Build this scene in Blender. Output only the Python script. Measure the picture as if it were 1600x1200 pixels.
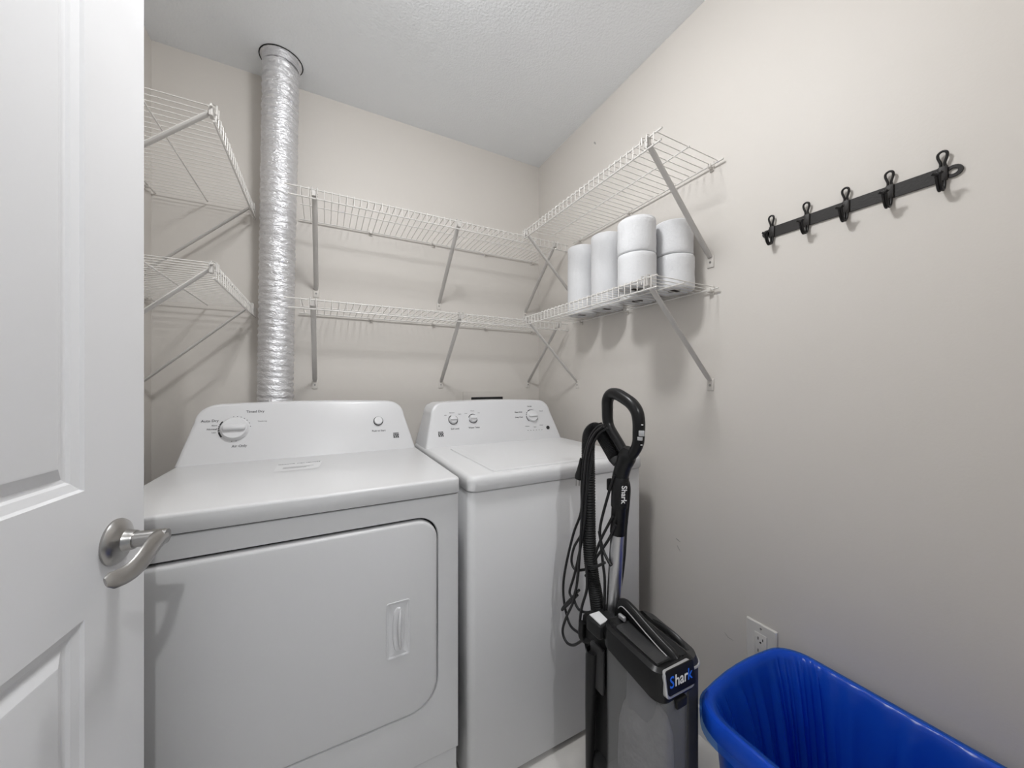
import bpy, bmesh, math, random
from mathutils import Vector, Matrix
random.seed(7)
R = math.radians
for o in list(bpy.data.objects): bpy.data.objects.remove(o, do_unlink=True)
scene = bpy.context.scene
C = scene.collection

# ------------------------------------------------------------------ camera, light, exposure
CAMZ = 1.18
YAW = R(27.7); FPX = 560.0
cam_data = bpy.data.cameras.new('camera'); cam = bpy.data.objects.new('camera', cam_data); C.objects.link(cam)
cam_data.sensor_width = 36.0; cam_data.lens = FPX / 1600.0 * 36.0; cam_data.clip_start = 0.01
cam.location = (0, 0, CAMZ); cam.rotation_euler = (R(90), 0, -YAW)
scene.camera = cam

w = bpy.data.worlds.new('world'); scene.world = w; w.use_nodes = True
w.node_tree.nodes['Background'].inputs[0].default_value = (0.9, 0.95, 1.0, 1)
w.node_tree.nodes['Background'].inputs[1].default_value = 0.09

scene.view_settings.view_transform = 'Standard'
scene.view_settings.look = 'None'
scene.view_settings.gamma = 1.0
scene.view_settings.use_curve_mapping = False
scene.view_settings.exposure = 2.12

ROOM_LAMP = (0.22, 0.72); ROOM_POWER = 23.5      # ceiling lamp in the laundry room (emission of its glass)
HALL_LAMP = (0.12, -1.02); HALL_POWER = 340.0     # ceiling lamp in the hallway behind the camera

# ------------------------------------------------------------------ helpers
sA, cA = math.sin(YAW), math.cos(YAW)
def ray(u, v):
    xc = (u - 800) / FPX; zc = (600 - v) / FPX
    return Vector((sA + xc * cA, cA - xc * sA, zc))
CAM = Vector((0, 0, CAMZ))
def hit(u, v, p, n):
    d = ray(u, v); n = Vector(n); return CAM + d * ((Vector(p) - CAM).dot(n) / d.dot(n))
def onX(u, v, x): return hit(u, v, (x, 0, 0), (1, 0, 0))
def onY(u, v, y): return hit(u, v, (0, y, 0), (0, 1, 0))
def onZ(u, v, z): return hit(u, v, (0, 0, z), (0, 0, 1))

def finish(name, bm, m, parent=None, smooth=35, recalc=True):
    if recalc: bmesh.ops.recalc_face_normals(bm, faces=bm.faces)
    me = bpy.data.meshes.new(name); bm.to_mesh(me); bm.free()
    if smooth:
        me.shade_smooth(); me.set_sharp_from_angle(angle=R(smooth))
    return link(name, me, m, parent)
def link(name, me, m, parent=None):
    o = bpy.data.objects.new(name, me); C.objects.link(o)
    if m is not None and not me.materials: me.materials.append(m)
    if parent is not None: o.parent = parent
    return o
def empty(name, loc=(0, 0, 0)):
    o = bpy.data.objects.new(name, None); C.objects.link(o); o.location = loc
    o.empty_display_size = 0.05
    return o
def put(o, parent):
    """parent o to an Empty while its mesh stays in world coordinates"""
    o.parent = parent; o.matrix_parent_inverse = Matrix.Translation(-parent.location); return o
def tag(o, label, cat, group=None):
    o['label'] = label; o['category'] = cat
    if group: o['group'] = group
    return o
def struct(o, label=None):
    o['kind'] = 'structure'
    if label: o['label'] = label
    return o
def box(bm, a, b, bev=0.0, seg=2):
    a = Vector(a); b = Vector(b)
    r = bmesh.ops.create_cube(bm, size=1.0)
    vs = r['verts']
    for v in vs: v.co = Vector(((a[i] + b[i]) / 2 + v.co[i] * (b[i] - a[i]) for i in range(3)))
    if bev > 0:
        es = list({e for v in vs for e in v.link_edges})
        bmesh.ops.bevel(bm, geom=es, offset=bev, segments=seg, affect='EDGES', profile=0.5)
    return bm
def boxobj(name, a, b, m, parent=None, bev=0.0, seg=2):
    return finish(name, box(bmesh.new(), a, b, bev, seg), m, parent)
def tube(bm, pts, r, n=8, closed=False, caps=True, scale2=1.0, upv=None):
    """tube along pts; r a number or a list; scale2 flattens along the second axis"""
    pts = [Vector(p) for p in pts]; N = len(pts)
    rs = r if isinstance(r, (list, tuple)) else [r] * N
    s2 = scale2 if isinstance(scale2, (list, tuple)) else [scale2] * N
    tang = []
    for i in range(N):
        if closed: t = pts[(i + 1) % N] - pts[i - 1]
        else: t = pts[min(i + 1, N - 1)] - pts[max(i - 1, 0)]
        tang.append(t.normalized())
    up = Vector(upv) if upv else (Vector((0, 0, 1)) if abs(tang[0].z) < 0.9 else Vector((1, 0, 0)))
    x = tang[0].cross(up).normalized(); rings = []
    for i in range(N):
        t = tang[i]
        if upv: x = t.cross(Vector(upv)).normalized()
        else: x = (x - t * x.dot(t)).normalized()
        y = t.cross(x)
        rings.append([bm.verts.new(pts[i] + (x * math.cos(2 * math.pi * k / n) + y * math.sin(2 * math.pi * k / n) * s2[i]) * rs[i]) for k in range(n)])
    for i in range(N if closed else N - 1):
        a, b = rings[i], rings[(i + 1) % N]
        for k in range(n): bm.faces.new((a[k], a[(k + 1) % n], b[(k + 1) % n], b[k]))
    if caps and not closed:
        bm.faces.new(rings[0][::-1]); bm.faces.new(rings[-1])
    return bm
def catmull(pts, sub=6, closed=False):
    pts = [Vector(p) for p in pts]; out = []; N = len(pts)
    rng = range(N) if closed else range(N - 1)
    for i in rng:
        if closed: p0, p1, p2, p3 = pts[i - 1], pts[i], pts[(i + 1) % N], pts[(i + 2) % N]
        else: p0, p1, p2, p3 = pts[max(i - 1, 0)], pts[i], pts[i + 1], pts[min(i + 2, N - 1)]
        for k in range(sub):
            t = k / sub
            out.append(0.5 * ((2 * p1) + (p2 - p0) * t + (2 * p0 - 5 * p1 + 4 * p2 - p3) * t * t + (3 * p1 - p0 - 3 * p2 + p3) * t ** 3))
    if not closed: out.append(pts[-1])
    return out
def lathe(bm, prof, M=None, n=32, close=True):
    """prof: list of (r, z); M a matrix"""
    M = M or Matrix.Identity(4); rings = []
    for r, z in prof:
        if r < 1e-6: rings.append([bm.verts.new(M @ Vector((0, 0, z)))])
        else: rings.append([bm.verts.new(M @ Vector((r * math.cos(2 * math.pi * k / n), r * math.sin(2 * math.pi * k / n), z))) for k in range(n)])
    for a, b in zip(rings, rings[1:]):
        for k in range(n):
            k2 = (k + 1) % n
            if len(a) == 1 and len(b) == 1: continue
            if len(a) == 1: bm.faces.new((a[0], b[k], b[k2]))
            elif len(b) == 1: bm.faces.new((a[k], a[k2], b[0]))
            else: bm.faces.new((a[k], a[k2], b[k2], b[k]))
    return bm
def loft(bm, rings, cap0=True, cap1=True):
    vr = [[bm.verts.new(p) for p in r] for r in rings]; n = len(vr[0])
    for a, b in zip(vr, vr[1:]):
        for k in range(n): bm.faces.new((a[k], a[(k + 1) % n], b[(k + 1) % n], b[k]))
    if cap0: bm.faces.new(vr[0][::-1])
    if cap1: bm.faces.new(vr[-1])
    return bm
def rrect(x0, x1, y0, y1, r, n=6):
    """rounded rectangle outline, r a number or four radii (x1y1, x0y1, x0y0, x1y0)"""
    rr = r if isinstance(r, (list, tuple)) else [r] * 4
    out = []
    for (cx, cy, q, a) in ((x1, y1, rr[0], 0), (x0, y1, rr[1], 90), (x0, y0, rr[2], 180), (x1, y0, rr[3], 270)):
        sx = -1 if cx == x1 else 1; sy = -1 if cy == y1 else 1
        for k in range(n + 1):
            t = R(a + 90 * k / n); out.append((cx + sx * q + q * math.cos(t), cy + sy * q + q * math.sin(t)))
    return out
def frame_mat(o, ex, ey):
    ex = Vector(ex).normalized(); ey = Vector(ey).normalized(); ez = ex.cross(ey)
    M = Matrix((ex, ey, ez)).transposed().to_4x4(); M.translation = Vector(o); return M
def text_mesh(name, s, size, M, m, parent, align='CENTER', extrude=0.0002, shear=0.0, bold=0.0):
    cu = bpy.data.curves.new(name, 'FONT'); cu.body = s; cu.size = size; cu.align_x = align; cu.align_y = 'CENTER'
    cu.extrude = extrude; cu.shear = shear; cu.resolution_u = 3; cu.offset = bold
    tmp = bpy.data.objects.new('tmp', cu); C.objects.link(tmp)
    dg = bpy.context.evaluated_depsgraph_get(); dg.update()
    me = bpy.data.meshes.new_from_object(tmp.evaluated_get(dg))
    bpy.data.objects.remove(tmp, do_unlink=True); bpy.data.curves.remove(cu)
    me.name = name; me.transform(M); me.materials.clear()
    o = link(name, me, m); put(o, parent) if parent.type == 'EMPTY' else setattr(o, 'parent', parent)
    return o

# ------------------------------------------------------------------ materials
def mat(name, col, rough=0.5, metal=0.0, var=0.0, vscale=8.0, bump=0.0, bscale=60.0, spec=0.5, coat=0.0, alpha=1.0, trans=0.0, ior=1.45, rvar=0.0):
    m = bpy.data.materials.new(name); m.use_nodes = True
    nt = m.node_tree; b = nt.nodes['Principled BSDF']
    b.inputs['Base Color'].default_value = (*col, 1); b.inputs['Roughness'].default_value = rough
    b.inputs['Metallic'].default_value = metal; b.inputs['Specular IOR Level'].default_value = spec
    b.inputs['Coat Weight'].default_value = coat; b.inputs['Alpha'].default_value = alpha
    b.inputs['Transmission Weight'].default_value = trans; b.inputs['IOR'].default_value = ior
    tc = nt.nodes.new('ShaderNodeTexCoord')
    nz = nt.nodes.new('ShaderNodeTexNoise'); nz.inputs['Scale'].default_value = vscale; nz.inputs['Detail'].default_value = 5
    nt.links.new(tc.outputs['Object'], nz.inputs['Vector'])
    if var > 0:
        mx = nt.nodes.new('ShaderNodeMix'); mx.data_type = 'RGBA'
        mx.inputs['A'].default_value = (*[c * (1 - var) for c in col], 1); mx.inputs['B'].default_value = (*[min(1, c * (1 + var)) for c in col], 1)
        nt.links.new(nz.outputs['Fac'], mx.inputs['Factor']); nt.links.new(mx.outputs['Result'], b.inputs['Base Color'])
    if rvar > 0:
        mr = nt.nodes.new('ShaderNodeMapRange'); mr.inputs['To Min'].default_value = max(0, rough - rvar); mr.inputs['To Max'].default_value = rough + rvar
        nt.links.new(nz.outputs['Fac'], mr.inputs['Value']); nt.links.new(mr.outputs['Result'], b.inputs['Roughness'])
    if bump > 0:
        n2 = nt.nodes.new('ShaderNodeTexNoise'); n2.inputs['Scale'].default_value = bscale; n2.inputs['Detail'].default_value = 4
        nt.links.new(tc.outputs['Object'], n2.inputs['Vector'])
        bp = nt.nodes.new('ShaderNodeBump'); bp.inputs['Strength'].default_value = bump; bp.inputs['Distance'].default_value = 0.004
        nt.links.new(n2.outputs['Fac'], bp.inputs['Height']); nt.links.new(bp.outputs['Normal'], b.inputs['Normal'])
    return m
M = {}
M['wall'] = mat('wall_paint', (0.685, 0.652, 0.612), 0.5, var=0.03, vscale=2.5, bump=0.05, bscale=220, spec=0.35)
M['ceiling'] = mat('ceiling_paint', (0.905, 0.925, 0.945), 0.9, var=0.02, vscale=5, bump=0.5, bscale=130, spec=0.1)
M['trimw'] = mat('trim_white', (0.74, 0.74, 0.74), 0.4, var=0.01)
M['floor'] = mat('floor_vinyl', (0.70, 0.68, 0.65), 0.45, var=0.12, vscale=14)
M['hall'] = mat('hall_paint', (0.65, 0.65, 0.64), 0.6, var=0.02)
M['door'] = mat('door_paint', (0.74, 0.74, 0.75), 0.38, var=0.012, vscale=4, bump=0.03, bscale=90)
M['enamel'] = mat('white_enamel', (0.66, 0.66, 0.665), 0.30, var=0.008, vscale=3, rvar=0.05)
M['console'] = mat('white_console_plastic', (0.64, 0.64, 0.65), 0.28, var=0.006, vscale=3)
M['plastic'] = mat('white_knob_plastic', (0.68, 0.68, 0.69), 0.3, var=0.006)
M['gapdark'] = mat('dark_gap', (0.03, 0.03, 0.03), 0.7)
M['wire'] = mat('white_vinyl_wire', (0.74, 0.72, 0.69), 0.35, var=0.02)
M['brace'] = mat('white_brace_metal', (0.62, 0.60, 0.575), 0.4, var=0.02)
M['clip'] = mat('clip_plastic', (0.70, 0.67, 0.63), 0.4, var=0.02)
M['screw'] = mat('screw_metal', (0.35, 0.34, 0.33), 0.4, 0.8, var=0.1, vscale=300)
M['paper'] = mat('soft_white_paper', (0.74, 0.745, 0.76), 0.95, var=0.015, vscale=30, bump=0.25, bscale=170, spec=0.05)
M['card'] = mat('core_cardboard', (0.14, 0.13, 0.12), 0.9, var=0.1, vscale=60)
M['black'] = mat('black_gloss_plastic', (0.011, 0.011, 0.0115), 0.30, var=0.1, vscale=20, rvar=0.05, spec=0.3)
M['blackm'] = mat('black_matt_plastic', (0.013, 0.013, 0.0135), 0.5, var=0.15, vscale=25, spec=0.3)
M['grey'] = mat('charcoal_plastic', (0.035, 0.035, 0.036), 0.45, var=0.12, vscale=25)
M['rubber'] = mat('black_cord_rubber', (0.010, 0.010, 0.011), 0.45, var=0.1, vscale=40)
M['iron'] = mat('black_iron', (0.020, 0.018, 0.017), 0.5, 0.2, var=0.2, vscale=50, bump=0.1, bscale=200)
M['ironhook'] = mat('black_hook_wire', (0.012, 0.011, 0.011), 0.38, 0.2, var=0.1, vscale=50)
M['chrome'] = mat('brushed_aluminium', (0.60, 0.60, 0.61), 0.34, 1.0, var=0.06, vscale=25, rvar=0.06)
M['silver'] = mat('silver_plastic', (0.55, 0.55, 0.56), 0.3, 0.6, var=0.04)
M['nickel'] = mat('satin_nickel', (0.42, 0.41, 0.40), 0.3, 1.0, var=0.05, vscale=60, rvar=0.05)
M['print'] = mat('black_print', (0.02, 0.02, 0.022), 0.5, var=0.05)
M['printg'] = mat('grey_print', (0.08, 0.08, 0.085), 0.5, var=0.05)
M['printl'] = mat('light_grey_print', (0.30, 0.30, 0.31), 0.5, var=0.05)
M['white'] = mat('white_print', (0.80, 0.80, 0.80), 0.5, var=0.02)
M['labelw'] = mat('paper_label', (0.66, 0.66, 0.665), 0.5, var=0.03, vscale=40)
M['blueprint'] = mat('blue_print', (0.02, 0.14, 0.75), 0.4, var=0.03)
M['bluebin'] = mat('blue_bin_plastic', (0.002, 0.085, 0.60), 0.32, var=0.05, vscale=10)
M['brass'] = mat('outlet_slots', (0.03, 0.028, 0.025), 0.6, var=0.05)
M['outlet'] = mat('outlet_plastic', (0.70, 0.68, 0.65), 0.35, var=0.01)
M['cyclone'] = mat('grey_cyclone_plastic', (0.20, 0.20, 0.205), 0.5, var=0.1)
M['dust'] = mat('grey_dust', (0.34, 0.335, 0.33), 1.0, var=0.3, vscale=60, bump=0.8, bscale=90, spec=0.05)
M['cup'] = mat('clear_smoked_cup', (0.50, 0.50, 0.50), 0.12, var=0.02)
nt_ = M['cup'].node_tree; tr_ = nt_.nodes.new('ShaderNodeBsdfTransparent'); tr_.inputs[0].default_value = (0.86, 0.86, 0.87, 1); mx_ = nt_.nodes.new('ShaderNodeMixShader'); mx_.inputs[0].default_value = 0.22
nt_.links.new(tr_.outputs[0], mx_.inputs[1]); nt_.links.new(nt_.nodes['Principled BSDF'].outputs[0], mx_.inputs[2]); nt_.links.new(mx_.outputs[0], nt_.nodes['Material Output'].inputs[0])

def foil():
    m = mat('crinkled_foil', (0.78, 0.78, 0.80), 0.34, 0.75, var=0.05, vscale=30, rvar=0.10)
    nt = m.node_tree; b = nt.nodes['Principled BSDF']; tc = nt.nodes['Texture Coordinate']
    mp = nt.nodes.new('ShaderNodeMapping'); mp.inputs['Scale'].default_value = (30, 30, 75); nt.links.new(tc.outputs['Object'], mp.inputs[0])
    n = nt.nodes.new('ShaderNodeTexNoise'); n.inputs['Scale'].default_value = 1.6; n.inputs['Detail'].default_value = 6; n.inputs['Distortion'].default_value = 1.2
    nt.links.new(mp.outputs[0], n.inputs['Vector'])
    bp = nt.nodes.new('ShaderNodeBump'); bp.inputs['Strength'].default_value = 0.8; bp.inputs['Distance'].default_value = 0.007
    nt.links.new(n.outputs['Fac'], bp.inputs['Height']); nt.links.new(bp.outputs['Normal'], b.inputs['Normal'])
    return m
M['foil'] = foil()
def liner():
    m = bpy.data.materials.new('blue_translucent_bag'); m.use_nodes = True
    nt = m.node_tree; b = nt.nodes['Principled BSDF']; out = nt.nodes['Material Output']
    b.inputs['Base Color'].default_value = (0.02, 0.16, 0.74, 1); b.inputs['Roughness'].default_value = 0.22
    tc = nt.nodes.new('ShaderNodeTexCoord'); n = nt.nodes.new('ShaderNodeTexNoise'); n.inputs['Scale'].default_value = 14; n.inputs['Detail'].default_value = 4
    nt.links.new(tc.outputs['Object'], n.inputs['Vector'])
    bp = nt.nodes.new('ShaderNodeBump'); bp.inputs['Strength'].default_value = 0.3; bp.inputs['Distance'].default_value = 0.01
    nt.links.new(n.outputs['Fac'], bp.inputs['Height']); nt.links.new(bp.outputs['Normal'], b.inputs['Normal'])
    t = nt.nodes.new('ShaderNodeBsdfTransparent'); t.inputs[0].default_value = (0.35, 0.6, 1, 1)
    mx = nt.nodes.new('ShaderNodeMixShader'); mx.inputs[0].default_value = 0.34
    nt.links.new(t.outputs[0], mx.inputs[1]); nt.links.new(b.outputs[0], mx.inputs[2]); nt.links.new(mx.outputs[0], out.inputs[0])
    return m
M['liner'] = liner()
def glow(name, col, s):
    m = bpy.data.materials.new(name); m.use_nodes = True; b = m.node_tree.nodes['Principled BSDF']
    b.inputs['Base Color'].default_value = (0.9, 0.9, 0.9, 1); b.inputs['Emission Color'].default_value = (*col, 1); b.inputs['Emission Strength'].default_value = s
    return m

# ------------------------------------------------------------------ room shell
XL, XR, YF, YB, ZC = -0.57, 1.13, 0.04, 1.81, 2.464
T = 0.11
HY0 = -1.75                                    # far side of the hallway behind the camera
OX0, OX1, OZ = -0.375, 0.55, 2.05             # doorway, right jamb set wider than the door so hall light reaches the washer
HX0, HX1 = -1.35, 1.6
def slab(name, a, b, m): return struct(boxobj(name, a, b, m))
slab('floor', (HX0 - T, HY0 - T, -0.10), (HX1 + T, YB + T, 0.0), M['floor'])
slab('ceiling', (HX0 - T, HY0 - T, ZC), (HX1 + T, YB + T, ZC + 0.10), M['ceiling'])
slab('wall_back', (XL - T, YB, 0), (XR + T, YB + T, ZC), M['wall'])
slab('wall_right', (XR, YF, 0), (XR + T, YB, ZC), M['wall'])
slab('wall_left', (XL - T, YF, 0), (XL, YB, ZC), M['wall'])
bm = bmesh.new()
box(bm, (HX0, YF - T, 0), (OX0, YF, ZC)); box(bm, (OX1, YF - T, 0), (HX1, YF, ZC)); box(bm, (OX0, YF - T, OZ), (OX1, YF, ZC))
struct(finish('wall_front', bm, M['wall'], smooth=0))
slab('wall_hall_left', (HX0 - T, HY0, 0), (HX0, YF, ZC), M['hall'])
slab('wall_hall_right', (HX1, HY0, 0), (HX1 + T, YF, ZC), M['hall'])
slab('baseboard_back', (XL, YB - 0.012, 0), (XR, YB, 0.09), M['trimw'])
slab('baseboard_right', (XR - 0.012, YF + 0.03, 0), (XR, YB - 0.012, 0.09), M['trimw'])
slab('baseboard_left', (XL, YF + 0.03, 0), (XL + 0.012, YB - 0.012, 0.09), M['trimw'])
bm = bmesh.new()
box(bm, (OX1, YF, 0), (OX1 + 0.06, YF + 0.008, OZ + 0.06)); box(bm, (OX0 - 0.06, YF, 0), (OX0, YF + 0.008, OZ + 0.06)); box(bm, (OX0, YF, OZ), (OX1, YF + 0.008, OZ + 0.06))
struct(finish('trim_1', bm, M['trimw'], smooth=0))

# ------------------------------------------------------------------ door (open into the room, left of the camera)
DW, DH, DT = 0.757, 2.03, 0.035
dang = math.atan2(0.991, 0.132)
door = None
def make_door():
    s0, s1 = 0.128, 0.629                      # panel openings between the stiles
    pz = [(0.24, 0.865), (1.037, 1.905)]
    bm = bmesh.new()
    box(bm, (0, 0, 0.008), (s0, DT, DH)); box(bm, (s1, 0, 0.008), (DW, DT, DH))
    for z0, z1 in ((0.008, pz[0][0]), (pz[0][1], pz[1][0]), (pz[1][1], DH)): box(bm, (s0, 0, z0), (s1, DT, z1))
    bmesh.ops.remove_doubles(bm, verts=bm.verts, dist=1e-5)
    d = finish('door_1', bm, M['door'], smooth=0)
    d.location = (-0.3665, 0.067, 0); d.rotation_euler = (0, 0, dang)
    struct(d, 'white panelled door standing open beside the dryer')
    for z0, z1 in pz:                          # moulded sticking, groove, raised field: one panel each
        bm = bmesh.new()
        for side in (0, 1):
            rings = []
            for ins, dep in ((0, 0.0), (0.003, 0.0035), (0.013, 0.0065), (0.016, 0.0095), (0.021, 0.0105), (0.037, 0.0030), (0.040, 0.0025)):
                y = dep if side == 0 else DT - dep
                rings.append([(s0 + ins, y, z0 + ins), (s1 - ins, y, z0 + ins), (s1 - ins, y, z1 - ins), (s0 + ins, y, z1 - ins)])
            loft(bm, rings, cap0=False, cap1=True)
        p = finish('panel', bm, M['door'], d, smooth=12)
    # lever handle
    hs, hz = 0.687, 0.945
    bm = bmesh.new()
    Mh = frame_mat((hs, 0, hz), (1, 0, 0), (0, 0, 1)) # local z points to -y (out of the face)
    lathe(bm, [(0, 0), (0.033, 0), (0.0335, 0.003), (0.031, 0.007), (0.024, 0.011), (0.0165, 0.014), (0.015, 0.018), (0.0142, 0.022), (0.0135, 0.024), (0, 0.024)], Mh, 40)
    h = finish('door_handle', bm, M['nickel'], d, smooth=30); h['label'] = 'satin nickel lever handle'
    bm = bmesh.new(); pts = []; rs = []; sc = []
    lathe(bm, [(0, 0.022), (0.0115, 0.022), (0.0115, 0.058), (0.0105, 0.062), (0, 0.062)], Mh, 28)
    for i in range(19):
        t = i / 18
        s = hs + 0.004 - 0.112 * t
        out = 0.052 + 0.010 * math.sin(math.pi * t) - 0.004 * t
        z = hz - 0.002 - 0.012 * t + 0.006 * math.sin(2 * math.pi * t)
        pts.append((s, -out, z)); rr = 0.0125 if 0 < i < 18 else 0.007
        rs.append(rr * (1 - 0.12 * t)); sc.append(1.0 - 0.74 * min(1, t * 3.2))
    tube(bm, pts, rs, 16, scale2=sc, upv=(0, -1, 0.55))
    finish('lever', bm, M['nickel'], h, smooth=40)
    boxobj('latch', (DW - 0.002, 0.006, hz - 0.028), (DW + 0.0012, 0.029, hz + 0.028), M['nickel'], d)
    for hzz in (0.2, 1.02, 1.83):
        bm = bmesh.new(); tube(bm, [(-0.004, DT * 0.1, hzz - 0.045), (-0.004, DT * 0.1, hzz + 0.045)], 0.006, 10); finish('hinge', bm, M['nickel'], d)
    return d
door = make_door()

# ------------------------------------------------------------------ lamps
def ceiling_lamp(x, y, power, label, r=0.13, drop=0.058):
    e = empty('ceiling_lamp', (x, y, ZC)); tag(e, label, 'ceiling light')
    bm = bmesh.new(); lathe(bm, [(0, 0), (r + 0.012, 0), (r + 0.012, -0.02), (r, -0.024), (0, -0.024)], Matrix.Translation((x, y, ZC)), 40)
    put(finish('base', bm, M['nickel']), e)
    bm = bmesh.new(); prof = [(r * math.cos(a), -0.024 - drop * math.sin(a)) for a in [R(90 * k / 8) for k in range(9)]]; prof[-1] = (0, prof[-1][1])
    lathe(bm, prof, Matrix.Translation((x, y, ZC)), 40)
    put(finish('glass_shade', bm, glow('lamp_glass_lit', (0.985, 0.992, 1.0), power)), e)
ceiling_lamp(*ROOM_LAMP, ROOM_POWER, 'round white glass ceiling light in the middle of the laundry room', 0.11)
ceiling_lamp(*HALL_LAMP, HALL_POWER, 'round white glass ceiling light in the hallway outside the door', 0.03, 0.03)

# ------------------------------------------------------------------ wire shelves
DECK_R = 0.0013; ROD_R = 0.0027; LIP = 0.038
def wire_shelf(label, origin, angle, L, D, braces, clips, lip0=0.0, lip1=0.0, group='white wire wall shelves'):
    """local x along the wall, local y out of the wall, deck at z = 0"""
    e = empty('wire_shelf', origin); e.rotation_euler = (0, 0, angle); tag(e, label, 'shelf', group)
    bm = bmesh.new()
    tube(bm, [(0, 0.010, 0.0), (0, D - 0.004, 0.0), (0, D, -0.003), (0, D, -LIP)], DECK_R, 6)
    wm = finish('deck_wire', bm, M['wire'], e); me = wm.data
    n = int((L - 0.02) / 0.0254); x0 = (L - n * 0.0254) / 2
    wm.location = (x0, 0, 0)
    for i in range(1, n + 1):
        o = wm.copy(); C.objects.link(o); o.parent = e; o.location = (x0 + i * 0.0254, 0, 0)
    def rod(name, y, z, a, b, r=ROD_R):
        bm = bmesh.new(); tube(bm, [(a, y, z), (b, y, z)], r, 8); finish(name, bm, M['wire'], e)
    rod('back_rod', 0.012, -ROD_R - DECK_R, 0, L)
    rod('middle_rod', D * 0.52, -0.0040, 0.012, L - 0.012, 0.0022)
    rod('front_rod', D - 0.007, -ROD_R - DECK_R, -lip0, L + lip1)
    rod('lip_rod', D - 0.004, -LIP, -lip0, L + lip1 - 0.012)
    for bx, drop in braces:
        bm = bmesh.new()
        tp = Vector((bx, D - 0.010, -0.012)); ft = Vector((bx, 0.004, -drop))
        tube(bm, [tp, tp.lerp(ft, 0.04), tp.lerp(ft, 0.96), ft], [0.0035, 0.0045, 0.0045, 0.0035], 12, scale2=2.1, upv=(1, 0, 0))
        b = finish('brace', bm, M['brace'], e, smooth=50)
        bm = bmesh.new(); box(bm, (bx - 0.012, 0.0, -drop - 0.034), (bx + 0.012, 0.003, -drop + 0.006), 0.002)
        f = finish('foot_plate', bm, M['clip'], b)
        bm = bmesh.new(); lathe(bm, [(0.004, 0), (0.0035, 0.0015), (0, 0.002)], frame_mat((bx, 0.003, -drop - 0.016), (1, 0, 0), (0, 0, -1)), 10)
        finish('screw', bm, M['screw'], b)
        bm = bmesh.new()                      # saddle that hooks over the front rod
        tube(bm, [(bx - 0.009, D + 0.002, -0.022), (bx - 0.009, D + 0.003, 0.001), (bx - 0.009, D - 0.008, 0.004), (bx - 0.009, D - 0.014, -0.006)], 0.0022, 6)
        tube(bm, [(bx + 0.009, D + 0.002, -0.022), (bx + 0.009, D + 0.003, 0.001), (bx + 0.009, D - 0.008, 0.004), (bx + 0.009, D - 0.014, -0.006)], 0.0022, 6)
        box(bm, (bx - 0.010, D - 0.014, -0.026), (bx + 0.010, D - 0.006, -0.004), 0.001, 1)
        finish('saddle', bm, M['brace'], b)
    for cx in clips:
        bm = bmesh.new()
        box(bm, (cx - 0.008, 0.0, -0.020), (cx + 0.008, 0.004, 0.012), 0.0015, 1); box(bm, (cx - 0.006, 0.003, -0.012), (cx + 0.006, 0.019, -0.007), 0.0015, 1)
        box(bm, (cx - 0.006, 0.014, -0.010), (cx + 0.006, 0.019, 0.001), 0.001, 1)
        finish('wall_clip', bm, M['clip'], e)
    return e
ZU, ZL = CAMZ + 0.717, CAMZ + 0.312
SD = 0.305
# left wall: local y = +X, so local x = -Y ; origin at the far (back wall) end
wire_shelf('upper wire shelf on the left wall, half hidden by the open door', (XL, YB - 0.004, ZU), -math.pi / 2, 0.640, 0.322, [(0.06, 0.31), (0.622, 0.31)], [0.06, 0.36, 0.6])
wire_shelf('lower wire shelf on the left wall, above the left side of the dryer', (XL, YB - 0.004, ZL), -math.pi / 2, 0.640, 0.322, [(0.10, 0.31), (0.622, 0.31)], [0.06, 0.36, 0.6])
# back wall: local y = -Y, local x = -X ; origin at right end
XE = 1.115
def bx(x): return XE - x
for z, lab, b0 in ((ZU, 'upper long wire shelf on the back wall, right of the foil duct', (-0.03, 0.525, 1.035)), (ZL, 'lower long wire shelf on the back wall, just above the two consoles', (-0.035, 0.535, 1.055))):
    wire_shelf(lab, (XE, YB, z), math.pi, XE + 0.095, SD + 0.01, [(bx(x), 0.30) for x in b0], [0.035, 0.33, 0.62, 0.92], lip1=0.03)
# right wall: local y = -X, local x = +Y ; origin at near end
wire_shelf('upper wire shelf on the right wall, empty, above the paper rolls', (XR, 0.692, ZU), math.pi / 2, 0.775, SD, [(0.05, 0.30), (0.755, 0.30)], [0.045, 0.4, 0.72], lip0=0.004)
wire_shelf('lower wire shelf on the right wall that carries the paper rolls', (XR, 0.708, ZL), math.pi / 2, 0.760, SD, [(0.035, 0.30), (0.735, 0.30)], [0.03, 0.4, 0.70], lip0=0.004)

# ------------------------------------------------------------------ paper rolls on the lower right shelf
def roll(name, x, y, z, r, h, label, cat, group, seed):
    e = empty(name, (x, y, z)); tag(e, label, cat, group)
    rng = random.Random(seed); bm = bmesh.new(); n = 48
    ri = 0.021
    prof = [(ri, 0.002), (r - 0.006, 0.0), (r - 0.0015, 0.002), (r, 0.006)]
    k = 7
    for i in range(1, k): prof.append((r + rng.uniform(-0.0006, 0.0006), 0.006 + (h - 0.012) * i / k))
    prof += [(r, h - 0.006), (r - 0.0015, h - 0.002), (r - 0.006, h), (ri, h - 0.002)]
    lathe(bm, prof, None, n)
    finish('paper', bm, M['paper'], e, smooth=50)
    bm = bmesh.new(); lathe(bm, [(ri, 0.002), (ri, h - 0.002), (ri - 0.0015, h - 0.002), (ri - 0.0015, 0.002), (ri, 0.002)], None, 24)
    bm2 = finish('cardboard_core', bm, M['card'], e, smooth=50)
    return e
ZD = ZL + DECK_R
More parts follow.
